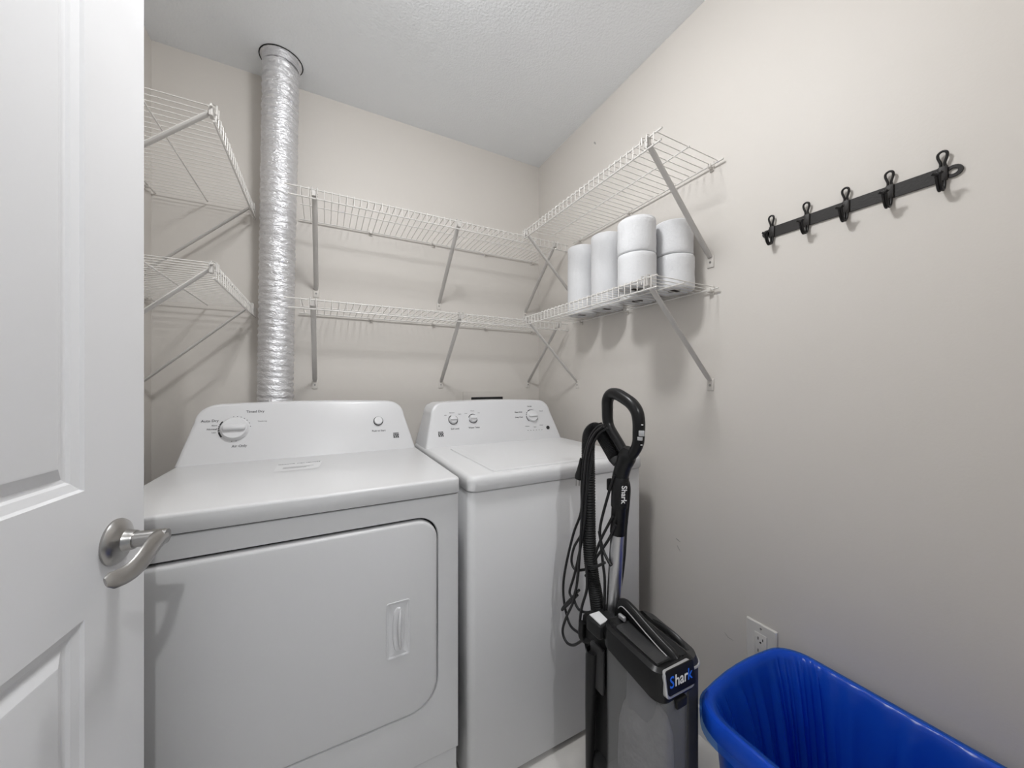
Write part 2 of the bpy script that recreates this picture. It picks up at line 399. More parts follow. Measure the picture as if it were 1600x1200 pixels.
for (x, y), lab in (((1.048, 1.305), 'tall paper towel roll nearest the back corner, leftmost of the rolls'), ((1.055, 1.150), 'tall paper towel roll, second from the back corner'), ((1.056, 0.985), 'tall paper towel roll standing behind the front pair of toilet rolls')):
    roll('paper_towel_roll', x, y, ZD, 0.0655, 0.305, lab, 'paper roll', 'paper towel rolls on the lower right shelf', int(y * 100))
TR = 0.0615; TH = 0.112
for i, (x, y, z, lab) in enumerate(((0.925, 0.866, ZD, 'toilet roll at the bottom of the front stack, at the shelf lip'),
        (0.926, 0.868, ZD + TH + 0.0006, 'toilet roll on top of the front stack, highest in the picture'),
        (1.053, 0.820, ZD, 'toilet roll at the bottom of the stack against the wall'),
        (1.051, 0.823, ZD + TH + 0.0006, 'toilet roll on top of the stack against the wall'))):
    roll('toilet_roll', x, y, z, TR, TH, lab, 'toilet roll', 'toilet rolls on the lower right shelf', i)

# ------------------------------------------------------------------ foil duct
def duct():
    e = empty('foil_duct', (-0.192, 1.735, 0.35)); tag(e, 'crinkled silver foil dryer duct rising behind the dryer to the ceiling', 'duct')
    p0 = Vector((-0.184, 1.738, 0.35)); p1 = Vector((-0.166, 1.735, 1.75)); p2 = Vector((-0.150, 1.690, ZC - 0.02))
    pitch = 0.026; per = 6
    total = ZC - 0.02 - 0.35; N = int(total / pitch * per); n = 40; rng = random.Random(3)
    bm = bmesh.new(); rings = []
    for i in range(N + 1):
        t = i / N; c = (p0 * (1 - t) ** 2 + (p1 * 2 - (p0 + p2) * 0.5) * 2 * t * (1 - t) + p2 * t ** 2)
        c = p0.lerp(p1, min(1, t / 0.68)) if t < 0.68 else p1.lerp(p2, (t - 0.68) / 0.32)
        ring = []
        for k in range(n):
            a = 2 * math.pi * k / n
            ph = (i / per + k / n) % 1.0      # helical wire
            rr = 0.0590 + 0.0036 * abs(math.sin(math.pi * ph)) ** 0.7 + rng.uniform(-0.0016, 0.0016) + 0.0012 * math.sin(k * 0.9 + i * 0.71) * math.sin(i * 0.37 + k * 0.31)
            ring.append(c + Vector((math.cos(a) * rr, math.sin(a) * rr, rng.uniform(-0.001, 0.001))))
        rings.append(ring)
    loft(bm, rings, False, False)
    put(finish('foil_sleeve', bm, M['foil'], smooth=60), e)
    c = Vector((-0.149, 1.688, ZC))
    bm = bmesh.new(); lathe(bm, [(0.060, -0.03), (0.0645, -0.03), (0.0645, -0.004), (0.071, -0.003), (0.072, 0), (0.05, 0)], Matrix.Translation(c), 48)
    put(finish('ceiling_collar', bm, M['foil'], smooth=40), e)
    bm = bmesh.new(); ring = [c + Vector((0.0735 * math.cos(a), 0.0735 * math.sin(a), -0.0015)) for a in [2 * math.pi * k / 48 for k in range(48)]]
    tube(bm, ring, 0.0018, 6, closed=True); put(finish('gasket', bm, M['blackm']), e)
duct()

# ------------------------------------------------------------------ washing machine outlet box in the back wall
def outlet_box():
    x0, x1, z0, z1 = 0.655, 0.935, 0.93, 1.141
    e = empty('washer_outlet_box', ((x0 + x1) / 2, YB, z0)); tag(e, 'white framed washer hookup box in the back wall behind the washer', 'outlet box')
    bm = bmesh.new(); o = rrect(x0, x1, z0, z1, 0.006, 3); i = rrect(x0 + 0.045, x1 - 0.045, z0 + 0.03, z1 - 0.032, 0.004, 3)
    loft(bm, [[(x, YB - 0.0005, z) for x, z in o], [(x, YB - 0.006, z) for x, z in o], [(x, YB - 0.006, z) for x, z in i], [(x, YB - 0.0005, z) for x, z in i]], False, False)
    put(finish('frame', bm, M['wall'], smooth=30), e)
    bm = bmesh.new(); box(bm, (x0 + 0.045, YB - 0.002, z0 + 0.03), (x1 - 0.045, YB - 0.0006, z1 - 0.032)); put(finish('recess', bm, M['gapdark']), e)
    for k in (0.35, 0.65):
        bm = bmesh.new(); xx = x0 + (x1 - x0) * k; tube(bm, [(xx, YB - 0.004, 0.985), (xx, YB - 0.03, 0.985), (xx, YB - 0.04, 0.97)], 0.009, 10); put(finish('valve', bm, M['nickel']), e)
outlet_box()

# ------------------------------------------------------------------ appliances
def outline_console(x0, x1, inset, cr, crown, n=8):
    """front-view outline, (x, s) with s 0..1 up the face; returned counter-clockwise from bottom left"""
    pts = [(x0, 0.0), (x1, 0.0)]
    def corner(cx, s0, sgn):
        pass
    H = 1.0
    # right side up, slightly bowed
    for k in range(1, 6):
        t = k / 6 * 0.66; pts.append((x1 - inset * t / 0.87, t))
    xa = x1 - inset * 0.78; xb = x1 - inset - cr
    for k in range(n + 1):
        a = R(90 * k / n); pts.append((xb + (xa - xb) * math.cos(a), 0.68 + (0.97 - 0.68) * math.sin(a)))
    ya = x0 + inset + cr
    for k in range(1, 12):
        t = k / 12; pts.append((xb + (ya - xb) * t, 0.97 + crown * math.sin(math.pi * t)))
    xa2 = x0 + inset * 0.78
    for k in range(n + 1):
        a = R(90 * k / n); pts.append((ya + (xa2 - ya) * math.sin(a), 0.68 + (0.97 - 0.68) * math.cos(a)))
    for k in range(5, 0, -1):
        t = k / 6 * 0.66; pts.append((x0 + inset * t / 0.87, t))
    return pts
class Face:
    """inclined control face"""
    def __init__(s, x0, x1, yb, zb, yt, zt):
        s.x0, s.x1, s.yb, s.zb, s.yt, s.zt = x0, x1, yb, zb, yt, zt
        s.up = Vector((0, yt - yb, zt - zb)); s.n = Vector((1, 0, 0)).cross(s.up.normalized())
    def pt(s, x, t, off=0.0): return Vector((x, s.yb, s.zb)) + s.up * t + s.n * off
    def at(s, u, v): return hit(u, v, (0, s.yb, s.zb), s.n)
    def mtx(s, p, off=0.0): return frame_mat(Vector(p) + s.n * off, (1, 0, 0), s.up)
def console(F, x0, x1, inset, cr, crown, yback, parent):
    ol = outline_console(x0, x1, inset, cr, crown); cx = (x0 + x1) / 2; hw = (x1 - x0) / 2; bm = bmesh.new(); rings = []
    for ins, off in ((0.012, 0.0), (0.005, -0.0012), (0.0015, -0.004), (0.0, -0.009)):
        ring = []
        for x, t in ol:
            xx = cx + (x - cx) * (1 - ins / hw); tt = t if t < 0.01 else t - ins / 0.2 * min(1, t)
            ring.append(F.pt(xx, tt, off))
        rings.append(ring)
    rings.append([Vector((F.pt(x, t).x, max(yback, F.pt(x, t).y + 0.012), F.pt(x, t).z - 0.004 * (t > 0.9))) for x, t in ol])
    loft(bm, rings); return put(finish('console', bm, M['console'], smooth=38), parent)
def arc_band(F, c, r0, r1, a0, a1, name, m, parent, off=0.0006, n=24):
    bm = bmesh.new(); Mx = F.mtx(c, off); a = []; b = []
    for k in range(n + 1):
        t = R(a0 + (a1 - a0) * k / n); a.append(bm.verts.new(Mx @ Vector((r0 * math.cos(t), r0 * math.sin(t), 0)))); b.append(bm.verts.new(Mx @ Vector((r1 * math.cos(t), r1 * math.sin(t), 0))))
    for k in range(n): bm.faces.new((a[k], b[k], b[k + 1], a[k + 1]))
    return put(finish(name, bm, m, smooth=0, recalc=False), parent)
def arcs(F, c, r0, r1, spans, name, m, parent, off=0.0006):
    bm = bmesh.new(); Mx = F.mtx(c, off)
    for a0, a1 in spans:
        n = max(2, int(abs(a1 - a0) / 8)); a = []; b = []
        for k in range(n + 1):
            t = R(a0 + (a1 - a0) * k / n); a.append(bm.verts.new(Mx @ Vector((r0 * math.cos(t), r0 * math.sin(t), 0)))); b.append(bm.verts.new(Mx @ Vector((r1 * math.cos(t), r1 * math.sin(t), 0))))
        for k in range(n): bm.faces.new((a[k], b[k], b[k + 1], a[k + 1]))
    return put(finish(name, bm, m, smooth=0, recalc=False), parent)
def quads(F, items, name, m, parent, off=0.0006):
    """items: polygons in face coordinates relative to a centre point: (centre, [(x, y)...])"""
    bm = bmesh.new()
    for c, poly in items:
        Mx = F.mtx(c, off); bm.faces.new([bm.verts.new(Mx @ Vector((x, y, 0))) for x, y in poly])
    return put(finish(name, bm, m, smooth=0, recalc=False), parent)
def emblem(F, c, s, parent):
    k = s / 2; P = []
    for i in range(4):                         # top row of short slanted bars
        x = -k + i * s / 4; P.append((c, [(x, 0.30 * s), (x + s * 0.19, 0.30 * s), (x + s * 0.19, 0.5 * s), (x, 0.5 * s)]))
    P.append((c, [(-k, -k), (-k + 0.20 * s, -k), (-k + 0.20 * s, 0.24 * s), (-k, 0.24 * s)]))
    P.append((c, [(-k + 0.24 * s, 0.24 * s), (-k + 0.46 * s, 0.24 * s), (-k + 0.74 * s, -k), (-k + 0.52 * s, -k)]))
    P.append((c, [(-k + 0.54 * s, 0.24 * s), (-k + 0.74 * s, 0.24 * s), (-k + s, -0.36 * s), (-k + s, -k), (-k + 0.82 * s, -k)]))
    P.append((c, [(-k + 0.80 * s, 0.24 * s), (k, 0.24 * s), (k, -0.14 * s), (-k + 0.94 * s, -0.10 * s)]))
    P.append((c, [(-k + 0.24 * s, -k), (-k + 0.42 * s, -k), (-k + 0.24 * s, -0.05 * s)]))
    return quads(F, P, 'emblem', M['print'], parent)

def dryer():
    x0, x1, yf, yb = -0.415, 0.338, 0.968, 1.655
    e = empty('dryer', ((x0 + x1) / 2, (yf + yb) / 2, 0)); tag(e, 'white front-loading dryer with one big dial, left of the washer', 'dryer')
    zt, zs = 0.918, 0.876
    # cabinet shell: body box behind a front sheet that has the door opening
    boxm = bmesh.new(); box(boxm, (x0, yf + 0.022, 0.02), (x1, yb, zs - 0.002)); put(finish('cabinet', boxm, M['enamel']), e)
    # door opening
    dl, dr = x0 + 0.052, onY(683, 1000, yf).x
    dt = onY(500, 841, yf).z; db = 0.30
    db = onY(600, 1134, yf).z
    bm = bmesh.new(); rad = [0.055, 0.055, 0.075, 0.075]
    gap = 0.0035
    hole = rrect(dl - 0.0025, dr + 0.0025, db - 0.003, dt + 0.0065, [0.057, 0.057, 0.077, 0.077], 8)
    def outer_ring(y, ins):
        out = []
        for x, z in hole:                     # project hole points onto the rectangle
            cx, cz = (dl + dr) / 2, (db + dt) / 2; dx, dz = x - cx, z - cz
            X = (x1 - ins if dx > 0 else x0 + ins); Zb = (zs - 0.003 - ins if dz > 0 else 0.02 + ins)
            t = min((X - cx) / dx if abs(dx) > 1e-6 else 1e9, (Zb - cz) / dz if abs(dz) > 1e-6 else 1e9); out.append((cx + dx * t, y, cz + dz * t))
        return out
    # snap corners of the rectangle
    def fix(r):
        for cxr, czr in ((0, 0), (0, 1), (1, 0), (1, 1)):
            xs = max(p[0] for p in r) if cxr else min(p[0] for p in r); zs_ = max(p[2] for p in r) if czr else min(p[2] for p in r)
            k = min(range(len(r)), key=lambda i: (r[i][0] - xs) ** 2 + (r[i][2] - zs_) ** 2); r[k] = (xs, r[k][1], zs_)
        return r
    loft(bm, [fix(outer_ring(yf + 0.024, 0.0)), fix(outer_ring(yf + 0.006, 0.0)), fix(outer_ring(yf + 0.0015, 0.0018)), fix(outer_ring(yf, 0.006)),
              [(x, yf, z) for x, z in rrect(dl - 0.0045, dr + 0.0045, db - 0.005, dt + 0.0085, [0.059, 0.059, 0.079, 0.079], 8)],
              [(x, yf + 0.003, z) for x, z in hole], [(x, yf + 0.022, z) for x, z in hole]], False, False)
    put(finish('front_panel', bm, M['enamel'], smooth=40), e)
    bm = bmesh.new(); box(bm, (dl - 0.01, yf + 0.017, db - 0.01), (dr + 0.01, yf + 0.0215, dt + 0.012)); put(finish('gasket', bm, M['gapdark']), e)
    # door
    bm = bmesh.new()
    ring = lambda ins, y: [(x, y, z) for x, z in rrect(dl + ins, dr - ins, db + ins, dt - ins, [max(0.004, q - ins) for q in rad], 8)]
    px0, px1 = onY(603, 980, yf).x, onY(640, 980, yf).x; pz0, pz1 = onY(621, 1024, yf).z, onY(621, 938, yf).z
    loft(bm, [ring(0.0, yf + 0.016), ring(0.0, yf + 0.004), ring(0.0012, yf - 0.001), ring(0.004, yf - 0.0038), ring(0.009, yf - 0.005)], True, True)
    d = put(finish('door', bm, M['enamel'], smooth=40), e)
    # pull: recessed plate with a scooped pocket
    yd = yf - 0.005; pcx, pcz = (px0 + px1) / 2, (pz0 + pz1) / 2
    bm = bmesh.new()
    o = rrect(px0, px1, pz0, pz1, 0.006, 4); i1 = rrect(px0 + 0.003, px1 - 0.003, pz0 + 0.003, pz1 - 0.003, 0.004, 4)
    hx = (px1 - px0) * 0.26; hz = (pz1 - pz0) * 0.40
    def pocket(fx, fz, y, sh=0.0):
        return [(pcx + sh + fx * math.copysign(abs(math.cos(t)) ** 0.75, math.cos(t)), y, pcz + fz * math.copysign(abs(math.sin(t)) ** 0.9, math.sin(t))) for t in [R(45 * 0 + 360 * k / len(o)) + R(4) for k in range(len(o))]]
    loft(bm, [[(x, yd + 0.0002, z) for x, z in o], [(x, yd - 0.0026, z) for x, z in o], [(x, yd - 0.0026, z) for x, z in i1], [(x, yd - 0.0008, z) for x, z in rrect(px0 + 0.005, px1 - 0.005, pz0 + 0.005, pz1 - 0.005, 0.003, 4)],
              pocket(hx, hz, yd - 0.0010), pocket(hx * 0.9, hz * 0.98, yd - 0.0050), pocket(hx * 0.55, hz * 0.93, yd - 0.0055)], False, True)
    pl = finish('pull_plate', bm, M['plastic'], smooth=40); put(pl, e); 
    pl.parent = d; pl.matrix_parent_inverse = Matrix.Identity(4)
    bm = bmesh.new()                          # raised vertical grip rib
    pts = [(pcx + 0.0045 - 0.004 * math.sin(math.pi * k / 10), yd - 0.006 - 0.007 * math.sin(math.pi * k / 10), pcz - hz * 0.88 + 2 * hz * 0.88 * k / 10) for k in range(11)]
    tube(bm, pts, [0.002] + [0.005] * 9 + [0.002], 10, scale2=0.8)
    g = finish('grip', bm, M['plastic'], smooth=50); g.parent = d
    # top
    bm = bmesh.new(); rr = lambda ins, z: [(x, y, z) for x, y in rrect(x0 - 0.001 + ins, x1 + 0.001 - ins, yf - 0.010 + ins, yb - ins * 0.2, [0.004, 0.004, 0.012, 0.012], 5)]
    loft(bm, [rr(0.002, zs), rr(0.0, zs + 0.003), rr(0.0, zt - 0.008), rr(0.001, zt - 0.004), rr(0.0035, zt - 0.001), rr(0.008, zt)])
    put(finish('top_panel', bm, M['enamel'], smooth=40), e)
    bm = bmesh.new(); box(bm, (x0 + 0.006, yf + 0.002, zs - 0.004), (x1 - 0.006, yb - 0.01, zs + 0.001)); put(finish('top_gasket', bm, M['gapdark']), e)
    F = Face(x0, x1, 1.492, zt, 1.572, 1.118); console(F, x0 - 0.004, x1 - 0.003, 0.046, 0.052, 0.030, yb, e)
    # dial
    c = F.at(367, 670); r = 0.039
    bm = bmesh.new(); lathe(bm, [(r + 0.002, 0), (r + 0.002, 0.004), (r, 0.006), (r - 0.001, 0.012), (r - 0.004, 0.0155), (0, 0.0165)], F.mtx(c), 48)
    k = put(finish('dial', bm, M['plastic'], smooth=35), e)
    bm = bmesh.new(); box(bm, (-r * 0.82, -0.0105, 0.013), (r * 0.86, 0.0105, 0.029), 0.008, 4); bm.transform(F.mtx(c)); g = finish('dial_grip', bm, M['plastic']); g.parent = k; g.matrix_parent_inverse = k.matrix_parent_inverse.copy()
    g.matrix_parent_inverse = Matrix.Identity(4)
    arcs(F, c, r + 0.0025, r + 0.0075, [(142, 162), (165, 171), (174, 180), (183, 189), (192, 218)], 'dial_scale', M['print'], e)
    ticks = []
    for a in (98, 84, 70, 56, 42, 25, 8, 262, 278):
        t = R(a); q = (r + 0.005) ; cx, cy = q * math.cos(t), q * math.sin(t); ticks.append((c, [(cx - 0.0013, cy - 0.0013), (cx + 0.0013, cy - 0.0013), (cx + 0.0013, cy + 0.0013), (cx - 0.0013, cy + 0.0013)]))
    quads(F, ticks, 'dial_marks', M['printg'], e)
    for s, u, v, sz, m in (('Auto Dry', 328, 658, 0.0105, 'printg'), ('Timed Dry', 399, 643, 0.0105, 'printg'), ('Air Only', 374, 697, 0.0105, 'printg'), ('Normal', 331, 671, 0.0075, 'printg'), ('More', 335, 665, 0.006, 'printl'), ('Less', 334, 676, 0.006, 'printl'), ('Touch Up', 410, 658, 0.006, 'printl'), ('Push to Start', 592, 673, 0.0085, 'printg')):
        text_mesh('lettering', s, sz * 1.15, F.mtx(F.at(u, v), 0.0005), M[m], e, bold=0.00012)
    # button
    c = F.at(591, 658)
    bm = bmesh.new(); lathe(bm, [(0.0185, 0), (0.0185, 0.003), (0.0155, 0.0035)], F.mtx(c), 36); put(finish('button_ring', bm, M['print'], smooth=30), e)
    bm = bmesh.new(); lathe(bm, [(0.0158, 0), (0.0158, 0.009), (0.014, 0.0115), (0, 0.0125)], F.mtx(c, 0), 36); put(finish('start_button', bm, M['plastic'], smooth=35), e)
    emblem(F, F.at(619, 680), 0.0215, e)
    # stickers on the top
    a, b, cc, dd = [onZ(u, v, zt + 0.0004) for u, v in ((427, 738), (498, 731), (504, 720), (434, 725))]
    bm = bmesh.new(); bm.faces.new([bm.verts.new(p) for p in (a, b, cc, dd)]); put(finish('warning_label', bm, M['enamel'], smooth=0), e)
    Mt = frame_mat((cc + dd) / 2 + Vector((-0.002, -0.013, 0.0003)), (1, 0, 0), (0, 1, 0))
    text_mesh('lettering', 'WARNING  HIGH VOLTAGE', 0.0095, Mt, M['printg'], e)
    for q in range(3):
        bm = bmesh.new(); y = (a.y + cc.y) / 2 - 0.004 - q * 0.009; box(bm, (a.x + 0.02, y, zt + 0.0004), (b.x - 0.015 - 0.01 * q, y + 0.0022, zt + 0.0008)); put(finish('label_line', bm, M['printl'], smooth=0), e)
    for fx in (x0 + 0.05, x1 - 0.05):
        for fy in (yf + 0.07, yb - 0.05):
            bm = bmesh.new(); lathe(bm, [(0, 0), (0.02, 0), (0.02, 0.012), (0.008, 0.014), (0.008, 0.022), (0, 0.022)], Matrix.Translation((fx, fy, 0)), 16); put(finish('foot', bm, M['blackm']), e)
dryer()

def washer():
    x0, x1, yf, yb = 0.362, 1.041, 0.950, 1.63
    e = empty('washer', ((x0 + x1) / 2, (yf + yb) / 2, 0)); tag(e, 'white top-loading washer with three small knobs, behind the vacuum', 'washing machine')
    zt, zs = 0.918, 0.874
    rr = lambda ins, z, x0=x0, x1=x1, r=0.022: [(x, y, z) for x, y in rrect(x0 + ins, x1 - ins, yf + ins, yb - ins * 0.2, [0.006, 0.006, r, r], 7)]
    bm = bmesh.new(); loft(bm, [rr(0.002, 0.02), rr(0.0, 0.024), rr(0.0, zs - 0.006), rr(0.002, zs - 0.0025), rr(0.006, zs - 0.0015)]); put(finish('cabinet', bm, M['enamel'], smooth=40), e)
    bm = bmesh.new(); loft(bm, [rr(0.010, zs - 0.002), rr(0.010, zs + 0.002)]); put(finish('top_gasket', bm, M['gapdark']), e)
    tp = lambda ins, z: [(x, y, z) for x, y in rrect(x0 - 0.002 + ins, x1 + 0.002 - ins, yf - 0.007 + ins, yb - ins * 0.2, [0.006, 0.006, 0.026, 0.026], 7)]
    bm = bmesh.new(); loft(bm, [tp(0.002, zs), tp(0.0, zs + 0.003), tp(0.0, zt - 0.016), tp(0.002, zt - 0.008), tp(0.007, zt - 0.002), tp(0.014, zt)]); put(finish('top_panel', bm, M['enamel'], smooth=40), e)
    lx0, lx1, ly0, ly1 = 0.447, 0.938, yf + 0.018, 1.392
    lr = lambda ins, z: [(x, y, z) for x, y in rrect(lx0 + ins, lx1 - ins, ly0 + ins, ly1 - ins, 0.010, 5)]
    bm = bmesh.new(); loft(bm, [lr(-0.002, zt - 0.001), lr(-0.002, zt + 0.0005), lr(0.0005, zt + 0.0006), lr(0.001, zt + 0.0030), lr(0.004, zt + 0.0046), lr(0.030, zt + 0.0046), lr(0.036, zt + 0.0038)])
    put(finish('lid', bm, M['enamel'], smooth=20), e)
    F = Face(x0, x1, 1.452, zt, 1.522, 1.108); console(F, x0 + 0.004, x1 - 0.004, 0.044, 0.045, 0.030, yb, e)
    def knob(u, v, r, spans, name):
        c = F.at(u, v)
        bm = bmesh.new(); lathe(bm, [(r + 0.001, 0), (r + 0.001, 0.003), (r - 0.001, 0.010), (r - 0.003, 0.0125), (0, 0.0132)], F.mtx(c), 40); k = put(finish(name, bm, M['plastic'], smooth=35), e)
        bm = bmesh.new(); box(bm, (-r * 0.86, -r * 0.2, 0.010), (r * 0.86, r * 0.2, 0.020), 0.003, 2); bm.transform(F.mtx(c)); g = finish('knob_grip', bm, M['plastic']); g.parent = k; g.matrix_parent_inverse = Matrix.Identity(4)
        arcs(F, c, r + 0.0015, r + 0.0045, spans, 'knob_scale', M['print'], e)
        return c
    knob(708, 656, 0.0170, [(112, 290), (295, 412)], 'knob')
    knob(739, 654, 0.0170, [(50, 165), (200, 345)], 'knob')
    c = knob(831, 650, 0.0280, [(62, 92), (95, 130), (140, 152), (158, 168), (178, 232), (320, 385), (390, 420)], 'cycle_dial')
    for s, u, v, sz, m in (('Soil Level', 711, 670, 0.0085, 'printg'), ('Water Temp', 741, 668, 0.0085, 'printg'), ('Medium', 706, 645, 0.006, 'printl'), ('Warm', 738, 642, 0.006, 'printl'), ('Light', 696, 649, 0.005, 'printl'), ('Heavy', 718, 647, 0.005, 'printl'), ('Cool', 728, 646, 0.005, 'printl'), ('Hot', 748, 645, 0.005, 'printl'),
                           ('Normal', 827, 635, 0.0065, 'printg'), ('Heavy Duty', 810, 644, 0.0075, 'printg'), ('Deep Wash', 811, 652, 0.0075, 'printg'), ('Casual', 845, 642, 0.0065, 'printl'), ('Rinse', 836, 667, 0.006, 'printl'), ('Delicate', 824, 666, 0.006, 'printl'), ('Power', 846, 664, 0.006, 'printl')):
        text_mesh('lettering', s, sz * 1.15, F.mtx(F.at(u, v), 0.0005), M[m], e, bold=0.00012)
    c = F.at(856, 668); bm = bmesh.new(); lathe(bm, [(0.0088, 0), (0.0085, 0.003), (0.007, 0.0045), (0, 0.005)], F.mtx(c), 24); put(finish('start_button', bm, M['print'], smooth=35), e)
    items = [(F.at(825 + i * 4.35, 672.6 - i * 0.22), [(-0.0026, -0.0011), (0.0026, -0.0011), (0.0026, 0.0011), (-0.0026, 0.0011)]) for i in range(6)]
    quads(F, items, 'indicator_lights', M['printg'], e)
    emblem(F, F.at(689, 678.5), 0.0220, e)
    for fx in (x0 + 0.05, x1 - 0.05):
        for fy in (yf + 0.07, yb - 0.05):
            bm = bmesh.new(); lathe(bm, [(0, 0), (0.02, 0), (0.02, 0.012), (0.008, 0.014), (0.008, 0.022), (0, 0.022)], Matrix.Translation((fx, fy, 0)), 16); put(finish('foot', bm, M['blackm']), e)
washer()

# ------------------------------------------------------------------ hook rail on the right wall
def hook_rail():
    zr = CAMZ + 0.431; ya, yb = 0.585, 0.207; hh = 0.0145
    e = empty('hook_rail', (XR, (ya + yb) / 2, zr)); tag(e, 'black iron hook rail with five wire hooks on the right wall', 'coat rack')
    # strap: outline in (y, z), with eyelets at both ends
    bm = bmesh.new(); yA, yB = ya - 0.022, yb + 0.032
    boxp = [(yA, -hh), (yA + 0.006, -hh * 0.55), (yA + 0.006, hh * 0.55), (yA, hh), (yB, hh), (yB - 0.006, hh * 0.55), (yB - 0.006, -hh * 0.55), (yB, -hh)]
    loft(bm, [[(XR - 0.0008, y, zr + z) for y, z in boxp], [(XR - 0.0042, y, zr + z) for y, z in boxp]])
    put(finish('strap', bm, M['iron'], smooth=20), e)
    for yc, ry, rz in ((ya - 0.012, 0.010, 0.010), (yb + 0.020, 0.0135, 0.0120)):
        bm = bmesh.new(); n = 24; rings = []
        for x, k in ((XR - 0.0008, 1.0), (XR - 0.0042, 1.0), (XR - 0.0042, 0.48), (XR - 0.0008, 0.48)):
            rings.append([(x, yc + ry * k * math.cos(2 * math.pi * q / n), zr + rz * k * math.sin(2 * math.pi * q / n)) for q in range(n)])
        rings.append(rings[0]); loft(bm, rings, False, False); put(finish('eyelet', bm, M['iron'], smooth=40), e)
    for y in (0.557, 0.474, 0.394, 0.318, 0.240):
        bm = bmesh.new()
        half = [(0.006, 0.0030, 0.006), (0.006, 0.0030, 0.016), (0.007, 0.0028, 0.022), (0.008, 0.0062, 0.034), (0.009, 0.0056, 0.0415), (0.009, 0.0, 0.0450)]
        low = [(0.006, 0.0026, -0.012), (0.0065, 0.0024, -0.024), (0.011, 0.0022, -0.034), (0.0205, 0.0021, -0.0375), (0.029, 0.0021, -0.031), (0.034, 0.0022, -0.020), (0.037, 0.0026, -0.010), (0.038, 0.0, -0.007)]
        side = low[::-1] + half                # tip -> up to the loop on +y side
        loop = [(x, s, z) for x, s, z in side] + [(x, -s, z) for x, s, z in side[::-1][1:-1]]
        pts = catmull([(XR - x, y + s, zr + z) for x, s, z in loop], 3, True)
        tube(bm, pts, 0.0024, 7, closed=True)
        h = put(finish('hook', bm, M['ironhook'], smooth=60), e)
        bm = bmesh.new(); box(bm, (XR - 0.0085, y - 0.0068, zr - 0.0155), (XR - 0.0035, y + 0.0068, zr + 0.0155), 0.002, 2); c = finish('hook_collar', bm, M['iron']); c.parent = h; c.matrix_parent_inverse = Matrix.Identity(4)
        bm = bmesh.new(); tube(bm, catmull([(XR - 0.040, y - 0.0075, zr - 0.0065), (XR - 0.0375, y, zr - 0.010), (XR - 0.040, y + 0.0075, zr - 0.0065)], 4), 0.0030, 8); c = finish('hook_tip', bm, M['ironhook']); c.parent = h; c.matrix_parent_inverse = Matrix.Identity(4)
hook_rail()

# ------------------------------------------------------------------ wall socket
def socket():
    zc = CAMZ - 0.760; yc = 0.586; hw, hh = 0.0415, 0.062
    e = empty('wall_socket', (XR, yc, zc)); tag(e, 'white double wall socket on the right wall behind the blue bin', 'outlet')
    bm = bmesh.new(); o = lambda i, x: [(x, y, z) for y, z in rrect(yc - hw + i, yc + hw - i, zc - hh + i, zc + hh - i, 0.003, 3)]
    loft(bm, [o(0, XR - 0.0005), o(0, XR - 0.003), o(0.003, XR - 0.006)]); put(finish('cover_plate', bm, M['outlet'], smooth=30), e)
    bm = bmesh.new(); o = lambda i, x: [(x, y, z) for y, z in rrect(yc - 0.0168 + i, yc + 0.0168 - i, zc - 0.0335 + i, zc + 0.0335 - i, 0.002, 3)]
    loft(bm, [o(0, XR - 0.005), o(0, XR - 0.0075), o(0.001, XR - 0.008)]); rc = put(finish('receptacle', bm, M['outlet'], smooth=30), e)
    for dz in (0.0185, -0.0165):
        for dy, w_, h_ in ((-0.0063, 0.0011, 0.0036), (0.0063, 0.0011, 0.0044)):
            bm = bmesh.new(); box(bm, (XR - 0.0083, yc + dy - w_, zc + dz - h_), (XR - 0.0079, yc + dy + w_, zc + dz + h_)); s = finish('slot', bm, M['brass']); s.parent = rc; s.matrix_parent_inverse = Matrix.Identity(4)
        bm = bmesh.new(); lathe(bm, [(0.0026, 0), (0.0026, 0.0004), (0, 0.0004)], frame_mat((XR - 0.0079, yc, zc + dz - 0.0095), (0, -1, 0), (0, 0, 1)), 12); s = finish('ground_hole', bm, M['brass']); s.parent = rc; s.matrix_parent_inverse = Matrix.Identity(4)
    for dz in (0.0484, -0.0484):
        bm = bmesh.new(); lathe(bm, [(0.003, 0), (0.0025, 0.001), (0, 0.0012)], frame_mat((XR - 0.006, yc, zc + dz), (0, -1, 0), (0, 0, 1)), 12); put(finish('screw', bm, M['screw']), e)
socket()

